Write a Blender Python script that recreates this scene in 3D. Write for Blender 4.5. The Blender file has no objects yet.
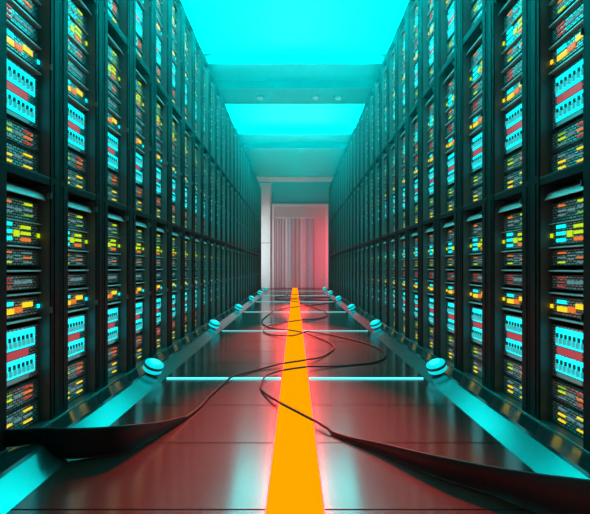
import bpy, bmesh, math, random
from mathutils import Vector, Matrix

random.seed(4)
SC = bpy.context.scene
COL = SC.collection
HC = 1.3            # camera height
W = 2.03            # half aisle to the rack fronts
FPX = 420.0
PITCH = 0.80        # rack pitch along the rows
TIER = 2.02         # rack height
Y0 = 2.83           # near side of the first column
NCOL = 28
BASE = 0.02
YEND = 27.3
HCEIL = 6.89

# ------------------------------------------------------------------ materials
MATS = {}

def principled(name, col, rough=0.5, metal=0.0, spec=0.5):
    m = bpy.data.materials.new(name)
    m.use_nodes = True
    b = m.node_tree.nodes['Principled BSDF']
    b.inputs['Base Color'].default_value = (*col, 1)
    b.inputs['Roughness'].default_value = rough
    b.inputs['Metallic'].default_value = metal
    b.inputs['Specular IOR Level'].default_value = spec
    MATS[name] = m
    return m

def emit(name, col, strength=1.0, sample=False):
    m = bpy.data.materials.new(name)
    m.use_nodes = True
    b = m.node_tree.nodes['Principled BSDF']
    b.inputs['Base Color'].default_value = (0.02, 0.02, 0.02, 1)
    b.inputs['Roughness'].default_value = 0.4
    b.inputs['Emission Color'].default_value = (*col, 1)
    b.inputs['Emission Strength'].default_value = strength
    m.cycles.emission_sampling = 'FRONT' if sample else 'NONE'
    MATS[name] = m
    return m

def add_noise(m, scale, lo, hi, col_a, col_b, bump=0.0, stretch=(1, 1, 1), rough=None):
    nt = m.node_tree
    b = nt.nodes['Principled BSDF']
    tc = nt.nodes.new('ShaderNodeTexCoord')
    mp = nt.nodes.new('ShaderNodeMapping')
    mp.inputs['Scale'].default_value = stretch
    nz = nt.nodes.new('ShaderNodeTexNoise')
    nz.inputs['Scale'].default_value = scale
    nz.inputs['Detail'].default_value = 4
    rp = nt.nodes.new('ShaderNodeValToRGB')
    rp.color_ramp.elements[0].position = lo
    rp.color_ramp.elements[1].position = hi
    rp.color_ramp.elements[0].color = (*col_a, 1)
    rp.color_ramp.elements[1].color = (*col_b, 1)
    nt.links.new(tc.outputs['Object'], mp.inputs['Vector'])
    nt.links.new(mp.outputs['Vector'], nz.inputs['Vector'])
    nt.links.new(nz.outputs['Fac'], rp.inputs['Fac'])
    nt.links.new(rp.outputs['Color'], b.inputs['Base Color'])
    if rough:
        mr = nt.nodes.new('ShaderNodeMapRange')
        mr.inputs['To Min'].default_value = rough[0]
        mr.inputs['To Max'].default_value = rough[1]
        nt.links.new(nz.outputs['Fac'], mr.inputs['Value'])
        nt.links.new(mr.outputs['Result'], b.inputs['Roughness'])
    if bump:
        bp = nt.nodes.new('ShaderNodeBump')
        bp.inputs['Strength'].default_value = bump
        nt.links.new(nz.outputs['Fac'], bp.inputs['Height'])
        nt.links.new(bp.outputs['Normal'], b.inputs['Normal'])
    return m

add_noise(principled('rack_black', (.02, .02, .02), .5, 0, .12), 9, .3, .7, (.006, .007, .007), (.010, .012, .012))
principled('rack_steel', (.15, .155, .155), .45, .3, .25)
principled('shelf_steel', (.62, .64, .64), .4, .25)
principled('unit_body', (.03, .032, .033), .5)
principled('port_dark', (.01, .012, .013), .5)
principled('port_white', (.75, .8, .8), .4)
principled('cable_black', (.014, .010, .010), .5, 0, .25)
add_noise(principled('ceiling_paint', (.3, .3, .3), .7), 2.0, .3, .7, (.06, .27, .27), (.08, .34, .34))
principled('beam_paint', (.01, .24, .25), .5)
principled('soffit_lit_tone', (.80, .72, .74), .5)
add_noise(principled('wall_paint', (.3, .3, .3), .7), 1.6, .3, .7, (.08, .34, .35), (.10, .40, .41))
principled('pillar_paint', (.75, .77, .78), .45)
principled('gate_frame', (.62, .58, .58), .35)
principled('gate_panel', (.55, .38, .40), .35)
principled('strip_pale', (.62, .52, .55), .45)
principled('strip_blue', (.34, .47, .52), .45)
principled('strip_rose', (.48, .26, .30), .45)
principled('strip_grey', (.40, .36, .39), .45)
principled('lamp_band', (.02, .05, .055), .3)
principled('fixture_metal', (.25, .25, .25), .35, .8)

# perforated / slotted face of the rack units
m = principled('unit_face', (.2, .21, .21), .42, .9)
nt = m.node_tree
b = nt.nodes['Principled BSDF']
tc = nt.nodes.new('ShaderNodeTexCoord')
sep = nt.nodes.new('ShaderNodeSeparateXYZ')
cmb = nt.nodes.new('ShaderNodeCombineXYZ')
br = nt.nodes.new('ShaderNodeTexBrick')
br.inputs['Scale'].default_value = 1.0
br.inputs['Brick Width'].default_value = 0.045
br.inputs['Row Height'].default_value = 0.021
br.inputs['Mortar Size'].default_value = 0.0045
br.inputs['Mortar Smooth'].default_value = 0.1
br.inputs['Color1'].default_value = (.95, .96, .96, 1)
br.inputs['Color2'].default_value = (.50, .51, .51, 1)
br.inputs['Mortar'].default_value = (.05, .05, .05, 1)
nt.links.new(tc.outputs['Object'], sep.inputs[0])
nt.links.new(sep.outputs['Y'], cmb.inputs['X'])
nt.links.new(sep.outputs['Z'], cmb.inputs['Y'])
nt.links.new(cmb.outputs[0], br.inputs['Vector'])
nt.links.new(br.outputs['Color'], b.inputs['Base Color'])

# floor: polished dark red-brown panels with cross seams
m = principled('floor_panels', (.09, .035, .03), .26, 0, .6)
nt = m.node_tree
b = nt.nodes['Principled BSDF']
tc = nt.nodes.new('ShaderNodeTexCoord')
sep = nt.nodes.new('ShaderNodeSeparateXYZ')
nt.links.new(tc.outputs['Object'], sep.inputs[0])
ad = nt.nodes.new('ShaderNodeMath'); ad.operation = 'SUBTRACT'; ad.inputs[1].default_value = 2.26 - 0.431
dv = nt.nodes.new('ShaderNodeMath'); dv.operation = 'DIVIDE'; dv.inputs[1].default_value = 0.862
fr = nt.nodes.new('ShaderNodeMath'); fr.operation = 'FRACT'
sb = nt.nodes.new('ShaderNodeMath'); sb.operation = 'SUBTRACT'; sb.inputs[1].default_value = 0.5
ab = nt.nodes.new('ShaderNodeMath'); ab.operation = 'ABSOLUTE'
lt = nt.nodes.new('ShaderNodeMath'); lt.operation = 'LESS_THAN'; lt.inputs[1].default_value = 0.008
nt.links.new(sep.outputs['Y'], ad.inputs[0])
nt.links.new(ad.outputs[0], dv.inputs[0]); nt.links.new(dv.outputs[0], fr.inputs[0])
nt.links.new(fr.outputs[0], sb.inputs[0]); nt.links.new(sb.outputs[0], ab.inputs[0]); nt.links.new(ab.outputs[0], lt.inputs[0])
nz = nt.nodes.new('ShaderNodeTexNoise'); nz.inputs['Scale'].default_value = 1.3; nz.inputs['Detail'].default_value = 5
nt.links.new(tc.outputs['Object'], nz.inputs['Vector'])
mx = nt.nodes.new('ShaderNodeMix'); mx.data_type = 'RGBA'
mx.inputs['A'].default_value = (.26, .014, .010, 1); mx.inputs['B'].default_value = (.32, .018, .014, 1)
nt.links.new(nz.outputs['Fac'], mx.inputs['Factor'])
mx2 = nt.nodes.new('ShaderNodeMix'); mx2.data_type = 'RGBA'
mx2.inputs['B'].default_value = (.012, .006, .006, 1)
nt.links.new(lt.outputs[0], mx2.inputs['Factor']); nt.links.new(mx.outputs['Result'], mx2.inputs['A'])
nt.links.new(mx2.outputs['Result'], b.inputs['Base Color'])
mr = nt.nodes.new('ShaderNodeMapRange'); mr.inputs['To Min'].default_value = .15; mr.inputs['To Max'].default_value = .18
nt.links.new(nz.outputs['Fac'], mr.inputs['Value'])
ml = nt.nodes.new('ShaderNodeMath'); ml.operation = 'MULTIPLY_ADD'; ml.inputs[1].default_value = 0.3
nt.links.new(lt.outputs[0], ml.inputs[0]); nt.links.new(mr.outputs['Result'], ml.inputs[2])
gl = nt.nodes.new('ShaderNodeBsdfGlossy'); gl.inputs['Anisotropy'].default_value = .4
tg = nt.nodes.new('ShaderNodeCombineXYZ'); tg.inputs[0].default_value = 1.0
nt.links.new(tg.outputs[0], gl.inputs['Tangent'])
gm = nt.nodes.new('ShaderNodeMix'); gm.data_type = 'RGBA'
gm.inputs['A'].default_value = (.85, .85, .85, 1); gm.inputs['B'].default_value = (.05, .04, .04, 1)
nt.links.new(lt.outputs[0], gm.inputs['Factor']); nt.links.new(gm.outputs['Result'], gl.inputs['Color'])
nt.links.new(ml.outputs[0], gl.inputs['Roughness'])
df = nt.nodes.new('ShaderNodeBsdfDiffuse')
nt.links.new(mx2.outputs['Result'], df.inputs['Color'])
ms = nt.nodes.new('ShaderNodeMixShader'); fn = nt.nodes.new('ShaderNodeFresnel'); fn.inputs['IOR'].default_value = 1.7
fm = nt.nodes.new('ShaderNodeMath'); fm.operation = 'MULTIPLY_ADD'; fm.inputs[1].default_value = .42; fm.inputs[2].default_value = .25
nt.links.new(fn.outputs[0], fm.inputs[0]); nt.links.new(fm.outputs[0], ms.inputs[0])
nt.links.new(df.outputs[0], ms.inputs[1]); nt.links.new(gl.outputs[0], ms.inputs[2])
nt.links.new(ms.outputs[0], nt.nodes['Material Output'].inputs['Surface'])
nt.nodes.remove(b)

principled('kerb_metal', (.25, .235, .23), .19, .9)
principled('trim_metal', (.5, .5, .5), .2, .9)

emit('led_cyan', (0.0, .80, .88), 1.4)
emit('led_panel', (0.0, .70, .76), 1.7, True)
emit('led_lime', (.55, .80, .0), 1.0)
emit('led_yellow', (1.0, .72, .01), 1.0)
emit('led_orange', (1.0, .22, .02), .8)
emit('led_red', (.75, .06, .05), .55)
emit('led_pink', (.62, .07, .09), .7)
emit('led_grey', (.16, .36, .38), .6)
emit('led_green', (.25, .62, .06), .7)
emit('ceiling_glow', (0.0, 1.0, 1.0), 7.0, True)
emit('strip_glow', (.10, .95, 1.0), 1.5, True)
emit('strip_dim', (.20, .55, .58), 1.0, True)
emit('lamp_glow', (0.0, .66, .72), 1.1, True)
emit('lamp_core', (.04, .95, 1.0), 1.1, True)
emit('stripe_glow', (1.0, .40, .0), 1.0)
emit('stripe_edge', (1.0, .004, .002), 14.0, True)
b = MATS['stripe_glow'].node_tree.nodes['Principled BSDF']
b.inputs['Base Color'].default_value = (0, 0, 0, 1); b.inputs['Specular IOR Level'].default_value = 0; b.inputs['Roughness'].default_value = 1


# ------------------------------------------------------------------ mesh helper
class MB:
    def __init__(self):
        self.v, self.f, self.m, self.mats = [], [], [], []

    def mi(self, mat):
        if mat not in self.mats:
            self.mats.append(mat)
        return self.mats.index(mat)

    def add(self, verts, faces, mat):
        o = len(self.v)
        k = self.mi(mat)
        self.v += [tuple(p) for p in verts]
        for f in faces:
            self.f.append([i + o for i in f]); self.m.append(k)

    def box(self, x0, x1, y0, y1, z0, z1, mat, ch=0.0):
        if ch <= 0:
            vs = [(x, y, z) for z in (z0, z1) for y in (y0, y1) for x in (x0, x1)]
            self.add(vs, [(0, 2, 3, 1), (4, 5, 7, 6), (0, 1, 5, 4), (2, 6, 7, 3), (0, 4, 6, 2), (1, 3, 7, 5)], mat)
            return
        bm = bmesh.new()
        bmesh.ops.create_cube(bm, size=1)
        for v in bm.verts:
            v.co = Vector(((x0 + x1) / 2 + v.co.x * (x1 - x0), (y0 + y1) / 2 + v.co.y * (y1 - y0), (z0 + z1) / 2 + v.co.z * (z1 - z0)))
        bmesh.ops.bevel(bm, geom=bm.edges[:], offset=ch, segments=2, profile=.6, affect='EDGES')
        bm.verts.index_update()
        self.add([v.co for v in bm.verts], [[v.index for v in f.verts] for f in bm.faces], mat)
        bm.free()

    def lathe(self, prof, mat, seg=24, mtx=None):
        """prof: (r, z) pairs from bottom to top"""
        mtx = mtx or Matrix()
        vs, fs = [], []
        for r, z in prof:
            for i in range(seg):
                a = 2 * math.pi * i / seg
                vs.append(mtx @ Vector((r * math.cos(a), r * math.sin(a), z)))
        n = len(prof)
        for j in range(n - 1):
            for i in range(seg):
                k = (i + 1) % seg
                fs.append((j * seg + i, j * seg + k, (j + 1) * seg + k, (j + 1) * seg + i))
        fs.append(tuple(range(seg - 1, -1, -1)))
        fs.append(tuple((n - 1) * seg + i for i in range(seg)))
        self.add(vs, fs, mat)

    def prism(self, prof, y0, y1, mat):
        """closed (x, z) outline extruded along y"""
        n = len(prof)
        vs = [(x, y0, z) for x, z in prof] + [(x, y1, z) for x, z in prof]
        fs = [(i, (i + 1) % n, (i + 1) % n + n, i + n) for i in range(n)]
        fs += [tuple(range(n - 1, -1, -1)), tuple(range(n, 2 * n))]
        self.add(vs, fs, mat)

    def build(self, name, parent=None, smooth=False):
        me = bpy.data.meshes.new(name)
        me.from_pydata(self.v, [], self.f)
        for mt in self.mats:
            me.materials.append(MATS[mt])
        me.polygons.foreach_set('material_index', self.m)
        if smooth:
            me.polygons.foreach_set('use_smooth', [True] * len(self.f))
        me.update()
        bm = bmesh.new(); bm.from_mesh(me)
        bmesh.ops.recalc_face_normals(bm, faces=bm.faces[:])
        bm.to_mesh(me); bm.free()
        o = bpy.data.objects.new(name, me)
        COL.objects.link(o)
        if parent:
            o.parent = parent
        return o


def tag(o, label=None, cat=None, group=None, kind=None):
    if label: o['label'] = label
    if cat: o['category'] = cat
    if group: o['group'] = group
    if kind: o['kind'] = kind
    return o


def empty(name, loc=(0, 0, 0), rz=0.0):
    o = bpy.data.objects.new(name, None)
    o.empty_display_size = .1
    COL.objects.link(o)
    o.location = loc
    o.rotation_euler = (0, 0, rz)
    return o


def struct(mb, name, label, cat, smooth=False):
    return tag(mb.build(name, smooth=smooth), label, cat, kind='structure')


KIDS = {}

def copy_tree(o, parent=None):
    c = o.copy()
    COL.objects.link(c)
    if parent:
        c.parent = parent
    for ch in KIDS.get(o.name, []):
        copy_tree(ch, c)
    return c

# ------------------------------------------------------------------ rack description
# local frame: front plane x = 0 facing +x, depth towards -x, y 0..PITCH along the row, z 0..TIER
PW = 0.13
U0, U1 = PW, PITCH - PW - 0.004
REC = -0.10
GAP = 0.03

def uy(u):
    return U0 + GAP + (U1 - U0 - 2 * GAP) * u

LED = 'indicator_light'
# one entry per unit: name, z0, z1, list of lights (u0, u1, f0, f1, material)
UNITS = [
    ('server', 1.645, 1.815, [(0.164, 0.315, .72, .84, 'led_orange'), (0.164, 0.360, .48, .58, 'led_grey'), (0.164, 0.342, .30, .38, 'led_grey'),
                              (0.422, 0.565, .42, .58, 'led_grey'), (0.654, 0.849, .76, .88, 'led_lime'), (0.654, 0.849, .50, .60, 'led_grey'),
                              (0.654, 0.849, .26, .35, 'led_green'), (0.818, 0.833, .5, .58, 'led_grey'), (0.856, 0.872, .3, .38, 'led_grey')]),
    ('network_switch', 1.465, 1.635, [(0.120, 0.342, .78, .94, 'led_cyan'), (0.120, 0.342, .46, .62, 'led_cyan'), (0.120, 0.342, .14, .30, 'led_cyan'),
                                      (0.396, 0.511, .34, .62, 'led_lime'), (0.565, 0.805, .72, .86, 'led_lime'), (0.565, 0.805, .44, .58, 'led_lime'),
                                      (0.565, 0.805, .14, .30, 'led_orange'), (1.000, 1.050, .38, .58, 'led_lime'), (-0.050, 0.000, .38, .58, 'led_lime')]),
    ('server', 1.300, 1.425, [(0.156, 0.334, .74, .86, 'led_orange'), (0.156, 0.351, .46, .55, 'led_grey'), (0.156, 0.334, .14, .26, 'led_lime'),
                              (0.413, 0.555, .34, .46, 'led_grey'), (0.413, 0.555, .56, .66, 'led_grey'), (0.636, 0.831, .72, .84, 'led_grey'),
                              (0.636, 0.831, .42, .54, 'led_orange'), (0.636, 0.831, .14, .24, 'led_grey'), (0.818, 0.833, .5, .6, 'led_grey')]),
    ('server', 1.110, 1.225, [(0.147, 0.334, .74, .88, 'led_red'), (0.147, 0.334, .44, .56, 'led_red'), (0.147, 0.334, .12, .24, 'led_red'),
                              (0.404, 0.565, .36, .66, 'led_grey'), (0.609, 0.707, .40, .62, 'led_grey'), (0.733, 0.831, .44, .66, 'led_grey'),
                              (0.818, 0.833, .4, .5, 'led_grey')]),
    ('storage_array', .900, 1.045, [(0.137, 0.369, .66, .86, 'led_cyan'), (0.137, 0.387, .22, .50, 'led_yellow'), (0.413, 0.591, .26, .56, 'led_orange'),
                                    (0.609, 0.858, .48, .76, 'led_yellow'), (1.000, 1.050, .34, .56, 'led_cyan'), (-0.050, 0.000, .34, .56, 'led_yellow')]),
    ('patch_panel', .400, .820, None),
    ('server', .215, .370, [(0.164, 0.342, .68, .78, 'led_green'), (0.164, 0.342, .44, .54, 'led_lime'), (0.164, 0.360, .16, .24, 'led_grey'),
                            (0.413, 0.565, .44, .62, 'led_grey'), (0.636, 0.849, .74, .84, 'led_red'), (0.636, 0.849, .46, .56, 'led_orange'),
                            (0.636, 0.849, .20, .30, 'led_red'), (0.833, 0.856, .7, .78, 'led_orange')]),
    ('server', .020, .200, [(0.164, 0.342, .70, .80, 'led_grey'), (0.164, 0.342, .44, .54, 'led_yellow'), (0.164, 0.342, .18, .28, 'led_yellow'),
                            (0.413, 0.565, .46, .60, 'led_grey'), (0.636, 0.849, .70, .80, 'led_yellow'), (0.636, 0.849, .46, .54, 'led_grey'),
                            (0.636, 0.849, .20, .28, 'led_yellow'), (0.833, 0.856, .72, .8, 'led_red')]),
]
SHELVES = [(1.638, 1.645), (1.440, 1.452), (1.250, 1.264), (1.070, 1.082), (.862, .876)]


def unit_body(mb, z0, z1):
    mb.box(-.70, REC, U0 + GAP - .004, U1 - GAP + .004, z0, z1, 'unit_face', .003)
    # raised lips above and below the face and the two screw ears
    mb.box(REC, REC + .008, U0 + GAP - .004, U1 - GAP + .004, z1 - .005, z1, 'unit_body')
    mb.box(REC, REC + .008, U0 + GAP - .004, U1 - GAP + .004, z0, z0 + .005, 'unit_body')
    for a, b_ in ((U0 + .004, U0 + GAP - .004), (U1 - GAP + .004, U1 - .004)):
        mb.box(REC - .04, REC - .001, a, b_, z0, z1, 'rack_steel')


def unit_lights(mb_or_none, u, rev):
    _, z0, z1, L = u
    out = []
    for (a, b_, f0, f1, mt) in L:
        mb = mb_or_none or MB()
        h = z1 - z0
        if b_ - a > .12:      # a bar of four small lamps
            n = 4
            w = (b_ - a) / n
            if h < .19 and u[0] == 'server':
                c_ = (f0 + f1) / 2; f0, f1 = c_ + (f0 - c_) * .78, c_ + (f1 - c_) * .78
            for i in range(n):
                mb.box(REC - .002, REC + .010, uy(a + w * i), uy(a + w * (i + .93)), z0 + f0 * h, z0 + f1 * h, mt)
        else:
            mb.box(REC - .002, REC + .010, uy(a), uy(b_), z0 + f0 * h, z0 + f1 * h, mt)
        out.append(mb)
    return out


def patch_parts():
    """the lit patch panel: two glowing comb rows, a red plate between them and a grey plate below"""
    out = []
    for (z0, z1) in ((.655, .800), (.445, .578)):
        mb = MB()
        mb.box(REC - .005, REC + .008, uy(.10), uy(.92), z0, z1, 'led_panel')
        out.append(('port_row', mb))
        for i in range(7):
            p = MB()
            y = uy(.14 + .108 * i)
            p.box(REC + .006, REC + .018, y, y + .018, z0 + .068, z0 + .100, 'port_dark')
            p.box(REC + .006, REC + .030, y + .003, y + .015, z0 + .022, z0 + .068, 'port_white')
            out.append(('port', p))
    mb = MB(); mb.box(REC - .005, REC + .006, uy(.12), uy(.74), .588, .645, 'led_pink'); out.append(('warning_panel', mb))
    mb = MB(); mb.box(REC - .005, REC + .006, uy(.12), uy(.76), .405, .436, 'shelf_steel'); out.append(('blank_plate', mb))
    return out


def frame_parts():
    out = []
    for (a, b_) in ((0.0, PW), (PITCH - PW - .004, PITCH - .004)):
        mb = MB()
        mb.box(-.014, 0, a, b_, 0, TIER, 'rack_black', .004)
        inner = b_ if a == 0 else a
        s = 1 if a == 0 else -1
        c = (a + b_) / 2
        mb.box(0, .006, c - .022, c + .022, .03, TIER - .03, 'rack_black', .002)
        out.append(('post', mb))
    for (a, b_) in ((PW - .022, PW), (PITCH - PW - .004, PITCH - PW + .018)):
        mb = MB(); mb.box(-.80, -.014, a, b_, 0, TIER, 'rack_steel'); out.append(('side_panel', mb))
    mb = MB(); mb.box(-.82, -.80, 0, PITCH - .004, 0, TIER, 'rack_black'); out.append(('back_panel', mb))
    mb = MB(); mb.box(-.80, -.006, PW, PITCH - PW - .004, TIER - .055, TIER, 'rack_black'); out.append(('top_panel', mb))
    mb = MB(); mb.box(-.80, -.006, PW, PITCH - PW - .004, 0, .014, 'unit_body'); out.append(('bottom_panel', mb))
    # bent deflector plate under the top panel
    mb = MB()
    ya, yb = U0 + .002, U1 - .002
    mb.add([(-.20, ya, 1.955), (-.075, ya, 1.90), (-.045, ya, 1.845), (-.05, ya, 1.84), (-.082, ya, 1.893), (-.204, ya, 1.948),
            (-.20, yb, 1.955), (-.075, yb, 1.90), (-.045, yb, 1.845), (-.05, yb, 1.84), (-.082, yb, 1.893), (-.204, yb, 1.948)],
           [(0, 1, 7, 6), (1, 2, 8, 7), (2, 3, 9, 8), (3, 4, 10, 9), (4, 5, 11, 10), (5, 0, 6, 11), (5, 4, 3, 2, 1, 0), (6, 7, 8, 9, 10, 11)], 'shelf_steel')
    out.append(('air_deflector', mb))
    for (z0, z1) in SHELVES:
        mb = MB()
        mb.box(-.70, REC + .024, U0 + .006, U1 - .006, z0, z1, 'shelf_steel', .002)
        out.append(('shelf', mb))
    for z in (1.88, .93):
        mb = MB()
        y = PITCH - PW - .004
        mb.box(-.030, .012, y - .012, y - .002, z - .024, z + .024, 'rack_steel', .003)
        out.append(('latch', mb))
    return out


def add_kid(parent, o):
    KIDS.setdefault(parent.name, []).append(o)
    return o


def proto_full():
    root = empty('server_rack')
    for n, mb in frame_parts():
        add_kid(root, mb.build(n, root))
    for u in UNITS:
        mb = MB(); unit_body(mb, u[1], u[2])
        body = add_kid(root, mb.build(u[0], root))
        if u[3] is None:
            for n, pm in patch_parts():
                add_kid(body, pm.build(n, body))
        else:
            for lm in unit_lights(None, u, False):
                add_kid(body, lm.build(LED, body))
    return root


def proto_mid():
    root = empty('server_rack')
    for n, mb in frame_parts():
        add_kid(root, mb.build(n, root))
    for u in UNITS:
        mb = MB(); unit_body(mb, u[1], u[2])
        if u[3] is None:
            for n, pm in patch_parts():
                for f, k in zip(pm.f, pm.m):
                    mb.add([pm.v[i] for i in f], [tuple(range(len(f)))], pm.mats[k])
        else:
            unit_lights(mb, u, False)
        add_kid(root, mb.build(u[0], root))
    return root


def proto_far():
    mb = MB()
    pieces = [p for _, p in frame_parts()]
    for u in UNITS:
        q = MB(); unit_body(q, u[1], u[2])
        if u[3] is None:
            pieces += [p for _, p in patch_parts()]
        else:
            unit_lights(q, u, False)
        pieces.append(q)
    for p in pieces:
        o = len(mb.v)
        mb.v += p.v
        for f, k in zip(p.f, p.m):
            mb.f.append([i + o for i in f]); mb.m.append(mb.mi(p.mats[k]))
    return mb.build('server_rack')


ORD = ['first', 'second', 'third', 'fourth', 'fifth', 'sixth', 'seventh', 'eighth', 'ninth', 'tenth', 'eleventh', 'twelfth', 'thirteenth',
       'fourteenth', 'fifteenth', 'sixteenth', 'seventeenth', 'eighteenth', 'nineteenth', 'twentieth', 'twenty-first', 'twenty-second',
       'twenty-third', 'twenty-fourth', 'twenty-fifth', 'twenty-sixth', 'twenty-seventh', 'twenty-eighth']
TIERN = ['bottom', 'middle', 'top']
NFULL, NMID = 4, 10
protos = {}
for side in (-1, 1):
    for k in range(NCOL):
        for t in range(3):
            lod = 0 if k < NFULL else (1 if k < NMID else 2)
            if lod not in protos:
                protos[lod] = (proto_full, proto_mid, proto_far)[lod]()
                o = protos[lod]
            else:
                o = copy_tree(protos[lod])
            z = BASE + t * TIER
            if side < 0:
                o.location = (-W, Y0 + k * PITCH, z); o.rotation_euler = (0, 0, 0)
            else:
                o.location = (W, Y0 + (k + 1) * PITCH - .004, z); o.rotation_euler = (0, 0, math.pi)
            tag(o, '%s black server rack in the %s column from the camera, %s of orange stripe' % (TIERN[t], ORD[k], 'left' if side < 0 else 'right'),
                'server rack', 'server racks stacked in rows along the aisle')

# ------------------------------------------------------------------ the hall
XW = 3.2
mb = MB(); mb.box(-XW, XW, -1.5, YEND + .3, -.2, 0, 'floor_panels')
struct(mb, 'floor', 'polished dark red-brown floor of wide panels with thin cross seams', 'floor')
mb = MB(); mb.box(-XW, XW, -1.5, YEND + .3, HCEIL + .06, HCEIL + .26, 'ceiling_paint')
struct(mb, 'ceiling', 'high ceiling above the aisle washed in cyan light', 'ceiling')
for s, n in ((-1, 'left'), (1, 'right')):
    mb = MB(); mb.box(min(s * XW, s * (XW + .2)), max(s * XW, s * (XW + .2)), -1.5, YEND + .3, -.2, HCEIL + .26, 'wall_paint')
    struct(mb, 'wall_' + n, 'dark side wall behind the %s row of server racks' % n, 'wall')
mb = MB(); mb.box(-XW, XW, YEND, YEND + .3, 0, HCEIL + .06, 'wall_paint')
struct(mb, 'wall_back', 'end wall of the aisle above and around the striped gate', 'wall')

# ceiling beams: stepped soffits across the hall
def beam(name, prof, label):
    mb = MB()
    n = len(prof)
    vs = [(-XW, y, z) for y, z in prof] + [(XW, y, z) for y, z in prof]
    fs = [(i, (i + 1) % n, (i + 1) % n + n, i + n) for i in range(n)] + [tuple(range(n)), tuple(range(2 * n - 1, n - 1, -1))]
    mb.add(vs, fs, 'beam_paint')
    return struct(mb, name, label, 'ceiling beam')

zc = HCEIL + .06
beam('trim_1', [(11.0, zc), (11.0, 6.64), (12.0, 6.64), (12.0, 6.44), (13.2, 6.44), (13.2, zc)], 'stepped ceiling beam between the two bright ceiling lights')
beam('trim_2', [(16.8, zc), (16.8, 6.64), (18.0, 6.64), (18.0, 6.44), (24.8, 6.44), (24.8, zc)], 'long lowered ceiling soffit running back towards the gate')

mb = MB(); mb.box(-XW, XW, 23.6, 24.82, 6.40, 6.44, 'soffit_lit_tone', .004)  # added pale board: gate light on the soffit underside, put into its colour
struct(mb, 'trim_5', 'pale pink gate light painted under the far end of the long ceiling soffit', 'painted light')

# ceiling lights
for (y0, y1, lab) in ((3.2, 10.98, 'huge bright cyan ceiling light in front of the stepped ceiling beam'),
                      (13.25, 16.78, 'bright cyan ceiling light between the stepped beam and the long soffit')):
    o = empty('ceiling_light', (0, (y0 + y1) / 2, HCEIL))
    tag(o, lab, 'ceiling light', 'cyan ceiling lights')
    h = (y1 - y0) / 2
    mb = MB(); mb.box(-3.1, 3.1, -h + .03, h - .03, 0, .03, 'ceiling_glow'); mb.build('diffuser', o)
    mb = MB()
    mb.box(-3.16, -3.1, -h, h, -.005, .06, 'fixture_metal'); mb.box(3.1, 3.16, -h, h, -.005, .06, 'fixture_metal')
    mb.box(-3.1, 3.1, -h, -h + .03, -.005, .06, 'fixture_metal'); mb.box(-3.1, 3.1, h - .03, h, -.005, .06, 'fixture_metal')
    mb.build('housing', o)

# small ceiling fixtures under the beams
for (x, y, lab) in ((-1.05, 12.6, 'small fixture under the stepped beam, on the pale pillar side'), (.62, 12.6, 'small fixture under the stepped beam, just past mid aisle'),
                    (1.3, 12.6, 'small fixture under the stepped beam, close to the rack tops')):
    o = empty('ceiling_sensor', (x, y, 6.44))
    tag(o, lab, 'ceiling sensor', 'small fixtures under the ceiling beam')
    mb = MB(); mb.lathe([(.13, -.035), (.15, -.02), (.15, 0)], 'fixture_metal', 20); mb.build('base', o)
    mb = MB(); mb.lathe([(.03, -.10), (.07, -.085), (.09, -.05), (.095, -.035)], 'port_white', 20); mb.build('dome', o, True)

# kerbs along the racks: chamfer up from the floor, then a shallow fall back to the rack foot
for s, n in ((-1, 'left'), (1, 'right')):
    mb = MB()
    mb.prism([(s * 1.53, 0.0), (s * 1.70, .083), (s * 1.74, .086), (s * 2.005, .030), (s * 2.005, 0.0)], .6, 25.3, 'kerb_metal')
    struct(mb, 'baseboard_' + n, 'grey metal kerb with a chamfered edge along the foot of the %s racks' % n, 'kerb')
    mb = MB()
    mb.box(min(s * 2.008, s * 2.026), max(s * 2.008, s * 2.026), .6, 25.3, 0, .040, 'trim_metal', .003)
    struct(mb, 'trim_3' if s < 0 else 'trim_4', 'thin bright metal edging at the foot of the %s racks' % n, 'edging')

# ------------------------------------------------------------------ end wall: pillar, gate
def bx(name, x0, x1, y0, y1, z0, z1, mat, parent=None, ch=.01):
    mb = MB(); mb.box(x0, x1, y0, y1, z0, z1, mat, ch)
    return mb.build(name, parent)

K = YEND / FPX
def wx(px): return (px - 295) * K
def wz(py): return HC - (py - 268) * K

p = empty('wall_pillar', (0, 0, 0)); tag(p, 'pale pillar beside the striped gate at the aisle end', 'pillar', kind='structure')
p.location = (wx(266.5), YEND, 0)
bx('shaft', wx(260) - wx(266.5), wx(270.6) - wx(266.5), -.30, 0, .01, wz(184), 'pillar_paint', p)
bx('band', wx(260) - wx(266.5), wx(270.9) - wx(266.5), -.32, -.30, wz(244), wz(242.4), 'gate_frame', p)
bx('conduit', wx(270.9) - wx(266.5), wx(271.7) - wx(266.5), -.12, -.05, .01, wz(176), 'pillar_paint', p)

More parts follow.
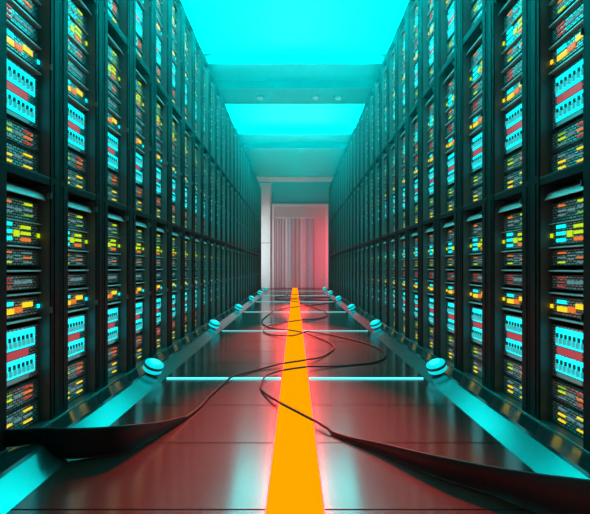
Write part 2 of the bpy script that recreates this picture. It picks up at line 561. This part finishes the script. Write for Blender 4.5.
g = empty('door_1', (0, YEND, 0)); tag(g, 'tall gate with a striped strip curtain and pink side panel', 'gate', kind='structure')
YG = -.10
bx('frame_post', wx(271.8), wx(274.5), YG - .06, -.004, .01, wz(204), 'gate_frame', g)
bx('frame_post', wx(325.2), wx(328.0), YG - .06, -.004, .01, wz(204), 'gate_frame', g)
bx('frame_head', wx(274.5), wx(325.2), YG - .06, -.004, wz(207), wz(204), 'gate_frame', g)
bx('lintel_panel', wx(274.5), wx(325.2), YG, -.004, wz(217), wz(207), 'gate_panel', g)
bx('side_panel', wx(314.2), wx(325.2), YG, -.004, .01, wz(217), 'gate_panel', g)
bx('curtain_rail', wx(275), wx(314.2), YG - .05, -.004, wz(218.4), wz(217), 'gate_frame', g)
cur = MB()
strips = [(274.6, 277.0, 'strip_rose'), (277.0, 279.5, 'strip_grey'), (279.5, 282, 'strip_rose'), (282, 285.5, 'strip_grey'), (285.5, 289.0, 'strip_pale'), (289.0, 292.5, 'strip_blue'),
          (292.5, 296.5, 'strip_rose'), (296.5, 300.5, 'strip_grey'), (300.5, 305.0, 'strip_pale'), (305.0, 308.0, 'strip_grey'), (308.0, 312.8, 'strip_blue'), (312.8, 314.2, 'strip_rose')]
for i, (a, b_, mt) in enumerate(strips):
    xa, xb = wx(a), wx(b_)
    n = 6
    vs, fs = [], []
    for j in range(n + 1):
        t = j / n
        x = xa + (xb - xa) * t
        y = YG + .02 - .05 * math.sin(math.pi * t)
        vs += [(x, y, .02), (x, y, wz(218.4)), (x, y + .012, .02), (x, y + .012, wz(218.4))]
    for j in range(n):
        q = 4 * j
        fs += [(q, q + 4, q + 5, q + 1), (q + 2, q + 3, q + 7, q + 6)]
    cur.add(vs, fs, mt)
cur.build('strip_curtain', g, True)

# ------------------------------------------------------------------ light stripe, floor strips, puck lamps
o = empty('light_stripe', (0, .8, 0))
tag(o, 'glowing orange light stripe running down the middle of the floor', 'light stripe')
mb = MB(); mb.box(-.150, .150, 0, 26.2, .022, .028, 'stripe_glow'); mb.build('diffuser', o)
mb = MB()
mb.box(-.156, -.150, 0, 26.2, 0, .026, 'stripe_edge'); mb.box(.150, .156, 0, 26.2, 0, .026, 'stripe_edge')
tag(mb.build('edge_light', o), 'red edge light')

DL = [4.92 + 3.715 * i for i in range(6)]
for i, d in enumerate(DL):
    o = empty('floor_light_strip', (0, d, 0))
    tag(o, 'thin cyan light strip across the floor, %s from the camera' % ORD[i], 'light strip', 'cyan light strips crossing the aisle floor')
    for s in (-1, 1):
        mb = MB()
        a, b_ = sorted((s * .165, s * 1.50))
        n = 7
        prof = [(.016 * math.cos(math.pi * j / n), .018 * math.sin(math.pi * j / n)) for j in range(n + 1)]
        vs = [(a, y, z + .001) for y, z in prof] + [(b_, y, z + .001) for y, z in prof]
        m_ = n + 1
        fs = [(j, (j + 1) % m_, (j + 1) % m_ + m_, j + m_) for j in range(m_)] + [tuple(range(m_)), tuple(range(2 * m_ - 1, m_ - 1, -1))]
        mb.add(vs, fs, 'strip_glow' if i < 1 else 'strip_dim')
        mb.build('light_tube', o)

for i, d in enumerate(DL):
    for s in (-1, 1):
        o = empty('kerb_lamp', (s * 1.69, d, .068))
        o.rotation_euler = (math.radians(8), math.radians(-24 * s), 0)
        tag(o, 'round cyan kerb lamp at the %s end of the %s floor strip from camera' % ('left' if s < 0 else 'right', ORD[i]), 'lamp',
            'round cyan lamps along the kerbs')
        mb = MB(); mb.lathe([(.060, -.005), (.060, .035), (.10, .04)], 'lamp_band', 24); mb.build('base', o, False)
        mb = MB(); mb.lathe([(.10, .04), (.112, .05), (.112, .085), (.108, .09)], 'lamp_glow', 28); mb.build('lower_lens', o)
        mb = MB(); mb.lathe([(.108, .09), (.116, .093), (.116, .118), (.110, .122)], 'lamp_band', 28); mb.build('band', o)
        mb = MB(); mb.lathe([(.110, .122), (.108, .136), (.085, .150), (.045, .158), (.01, .16)], 'lamp_glow', 28); mb.build('top_lens', o)
        mb = MB(); mb.lathe([(.062, .1545), (.058, .160), (.03, .163), (.006, .164)], 'lamp_core', 24); mb.build('bulb', o)

# ------------------------------------------------------------------ cables
def fl(px, py, z=0.0):
    d = FPX * (HC - z) / (py - 268)
    return ((px - 295) * d / FPX, d)

def catmull(P, n=10):
    out = []
    for i in range(len(P) - 1):
        p0 = P[max(i - 1, 0)]; p1 = P[i]; p2 = P[i + 1]; p3 = P[min(i + 2, len(P) - 1)]
        for j in range(n):
            t = j / n
            out.append([.5 * ((2 * b1) + (-a0 + c2) * t + (2 * a0 - 5 * b1 + 4 * c2 - d3) * t * t + (-a0 + 3 * b1 - 3 * c2 + d3) * t ** 3)
                        for a0, b1, c2, d3 in zip(p0, p1, p2, p3)])
    out.append(list(P[-1]))
    return out

def loft(name, S, rad, label, group):
    """S: samples (x, y, z_bottom, z_top); an oval band, as thick as the cable and as tall as given"""
    mb = MB()
    vs, fs = [], []
    seg = 10
    for i, q in enumerate(S):
        a = S[max(i - 1, 0)]; c = S[min(i + 1, len(S) - 1)]
        tx, ty = c[0] - a[0], c[1] - a[1]
        l = math.hypot(tx, ty) or 1
        nx, ny = -ty / l, tx / l
        zc_, hz = (q[2] + q[3]) / 2, max((q[3] - q[2]) / 2, rad)
        for j in range(seg):
            an = 2 * math.pi * j / seg
            ca, sa = math.cos(an), math.sin(an)
            dz = (hz - rad) * (1 if sa > 0.01 else (-1 if sa < -.01 else 0)) + rad * sa
            vs.append((q[0] + nx * rad * ca, q[1] + ny * rad * ca, zc_ + dz))
    n = len(S)
    for i in range(n - 1):
        for j in range(seg):
            k = (j + 1) % seg
            fs.append((i * seg + j, i * seg + k, (i + 1) * seg + k, (i + 1) * seg + j))
    fs += [tuple(range(seg)), tuple((n - 1) * seg + j for j in range(seg))]
    mb.add(vs, fs, 'cable_black')
    return tag(mb.build(name, smooth=True), label, 'cable', group)

R = .0115
def ground(x, y):
    z = .002
    if abs(x) < .36:
        z = max(z, .030 * min(1, (.36 - abs(x)) / .19))
    for d in DL:
        if abs(y - d) < .22:
            z = max(z, .020 * min(1, (.22 - abs(y - d)) / .19))
    return z

def snake(px):
    P = [fl(x, y) for x, y in px]
    return P

def rest(P, prev, lift=2 * R + .006):
    """lay the path on the floor, over the stripe, the strips and the cables already down"""
    S = catmull(P, 12)
    z = []
    for q in S:
        g_ = ground(q[0], q[1])
        for o_ in prev:
            for r in o_:
                if abs(r[0] - q[0]) < .12 and abs(r[1] - q[1]) < .12 and math.hypot(r[0] - q[0], r[1] - q[1]) < .06:
                    g_ = max(g_, r[3] + .004)
        z.append(g_)
    z2 = [max(z[max(0, i - 1):i + 2]) for i in range(len(z))]
    for _ in range(2):
        z2 = [max(v, sum(z2[max(0, i - 3):i + 4]) / len(z2[max(0, i - 3):i + 4])) for i, v in enumerate(z2)]
    return [[q[0], q[1], zz, zz + 2 * R] for q, zz in zip(S, z2)]

# first cable: a tall band standing in for shade below it, then a round cable
shadeBandA = [(-2.10, 2.93, .06, .17), (-2.00, 2.94, .045, .170), (-1.805, 2.95, .068, .178), (-1.70, 2.90, .070, .20), (-1.556, 2.84, .012, .218), (-1.347, 2.90, .002, .202), (-1.17, 2.98, .002, .19),
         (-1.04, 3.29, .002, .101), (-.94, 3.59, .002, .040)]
shadeBandA = catmull(shadeBandA, 8)
A = snake([(185, 420), (200, 408), (212, 395), (233, 379), (261, 370), (286, 366), (314, 361), (330, 353), (334, 347), (322, 340), (298, 333.5), (272, 329), (262, 323),
           (266, 317), (277, 311), (301, 307.5), (321, 304.3), (338, 302), (345, 299.5), (331, 297.5), (305, 298.5), (282, 300), (275, 298), (287, 296), (310, 295)])
SA = rest(A, [])
SA = shadeBandA[:-1] + SA[1:]
loft('floor_cable', SA, R, 'dark cable and its built-in shade, from the left rack foot, snaking over the stripe', 'loose cables on the aisle floor')
shadeBandB = [(1.70, 1.62, .07, .34), (1.56, 1.78, .03, .33), (1.43, 1.97, .004, .300), (1.284, 2.22, .002, .216), (1.097, 2.4375, .002, .160), (.85, 2.643, .002, .13), (.597, 2.95, .002, .075), (.40, 3.15, .002, .04), (.274, 3.29, .002, .03)]  # second cable: its tall near end stands in for the shade below
shadeBandB = catmull(shadeBandB, 8)
Bp = snake([(330, 434), (300, 418), (275, 404), (263, 393), (261, 386.6), (267.5, 377.6), (286, 373), (318, 368.7), (351, 366), (375, 363), (385.5, 357), (379, 349), (355, 341), (318, 334),
            (290, 338), (268, 334.5), (264, 330), (276, 325.5), (301, 321.7), (321, 318.6), (327.5, 315), (320, 310.5), (300, 303.5), (285, 301.5), (297, 300.2), (330, 300.8), (349, 303)])
SB = rest(Bp, [SA])
SB = shadeBandB[:-1] + SB[1:]
loft('floor_cable', SB, R, 'dark cable with built-in shade, sweeping from the right kerb across the stripe in wide loops', 'loose cables on the aisle floor')

# ------------------------------------------------------------------ haze
mb = MB(); mb.box(-W + .03, W - .03, -1.4, 25.0, .27, HCEIL - .02, 'port_dark')
hz = mb.build('haze')
mv = bpy.data.materials.new('haze'); mv.use_nodes = True
nt = mv.node_tree
nt.nodes.remove(nt.nodes['Principled BSDF'])
vs_ = nt.nodes.new('ShaderNodeVolumeScatter')
vs_.inputs['Color'].default_value = (0, .9, .9, 1)
tc = nt.nodes.new('ShaderNodeTexCoord'); sep = nt.nodes.new('ShaderNodeSeparateXYZ')
nt.links.new(tc.outputs['Object'], sep.inputs[0])
mr = nt.nodes.new('ShaderNodeMapRange'); mr.inputs['From Min'].default_value = 1.2; mr.inputs['From Max'].default_value = HCEIL
nt.links.new(sep.outputs['Z'], mr.inputs['Value'])
pw = nt.nodes.new('ShaderNodeMath'); pw.operation = 'POWER'; pw.inputs[1].default_value = 2.6
nt.links.new(mr.outputs['Result'], pw.inputs[0])
mu = nt.nodes.new('ShaderNodeMath'); mu.operation = 'MULTIPLY'; mu.inputs[1].default_value = .15
nt.links.new(pw.outputs[0], mu.inputs[0])
nt.links.new(mu.outputs[0], vs_.inputs['Density'])
vs_.inputs['Anisotropy'].default_value = .25
nt.links.new(vs_.outputs[0], nt.nodes['Material Output'].inputs['Volume'])
hz.data.materials.clear(); hz.data.materials.append(mv)
tag(hz, 'thin cyan haze filling the aisle, thickest towards the ceiling lights', 'haze', kind='stuff')

# ------------------------------------------------------------------ lamps near the gate
def area(name, loc, target, size, col, power):
    L = bpy.data.lights.new(name, 'AREA')
    L.shape = 'RECTANGLE'; L.size = size[0]; L.size_y = size[1]; L.color = col; L.energy = power
    o = bpy.data.objects.new(name, L)
    COL.objects.link(o)
    o.location = loc
    o.rotation_euler = (Vector(target) - Vector(loc)).to_track_quat('-Z', 'Y').to_euler()
    return o

area('gate_light', (-2.6, 25.6, 2.7), (-.3, 27.3, 2.7), (.3, 4.6), (.86, .99, 1.0), 55)
area('gate_light', (2.6, 25.6, 2.4), (.4, 27.3, 2.4), (.3, 4.2), (1.0, .12, .20), 80)

def spot(name, loc, target, col, power, deg):
    L = bpy.data.lights.new(name, 'SPOT')
    L.color = col; L.energy = power; L.spot_size = math.radians(deg); L.spot_blend = 1.0; L.shadow_soft_size = .06
    o = bpy.data.objects.new(name, L)
    COL.objects.link(o)
    o.location = loc
    o.rotation_euler = (Vector(target) - Vector(loc)).to_track_quat('-Z', 'Y').to_euler()
    return o

for y, yt, e, a in ((12.6, 3.3, 11000, 15), (18.4, 7.8, 18000, 14), (23.0, 13.2, 10000, 13)):
    spot('added_red_spot', (0, y, 6.2), (0, yt, 0), (1.0, .04, .03), e, a)  # red spotlights added under the beams to redden the floor

# ------------------------------------------------------------------ world, camera, view
w = bpy.data.worlds.new('World'); SC.world = w
w.use_nodes = True
w.node_tree.nodes['Background'].inputs['Color'].default_value = (0.0, .02, .02, 1)
w.node_tree.nodes['Background'].inputs['Strength'].default_value = .02

cam = bpy.data.cameras.new('camera')
cam.lens = FPX / 590 * 36
cam.sensor_width = 36
cam.shift_y = 11 / 590
cam.clip_start = .02
co = bpy.data.objects.new('camera', cam); COL.objects.link(co)
co.location = (0, 0, HC); co.rotation_euler = (math.pi / 2, 0, 0)
SC.camera = co

SC.view_settings.view_transform = 'Standard'
SC.view_settings.look = 'None'
SC.view_settings.exposure = 0
SC.view_settings.gamma = 1
SC.view_settings.use_curve_mapping = False
c = SC.cycles
c.use_denoising = True
c.use_light_tree = True
c.max_bounces = 6
c.diffuse_bounces = 3
c.glossy_bounces = 4
c.volume_bounces = 1
c.sample_clamp_indirect = 3
c.caustics_reflective = True
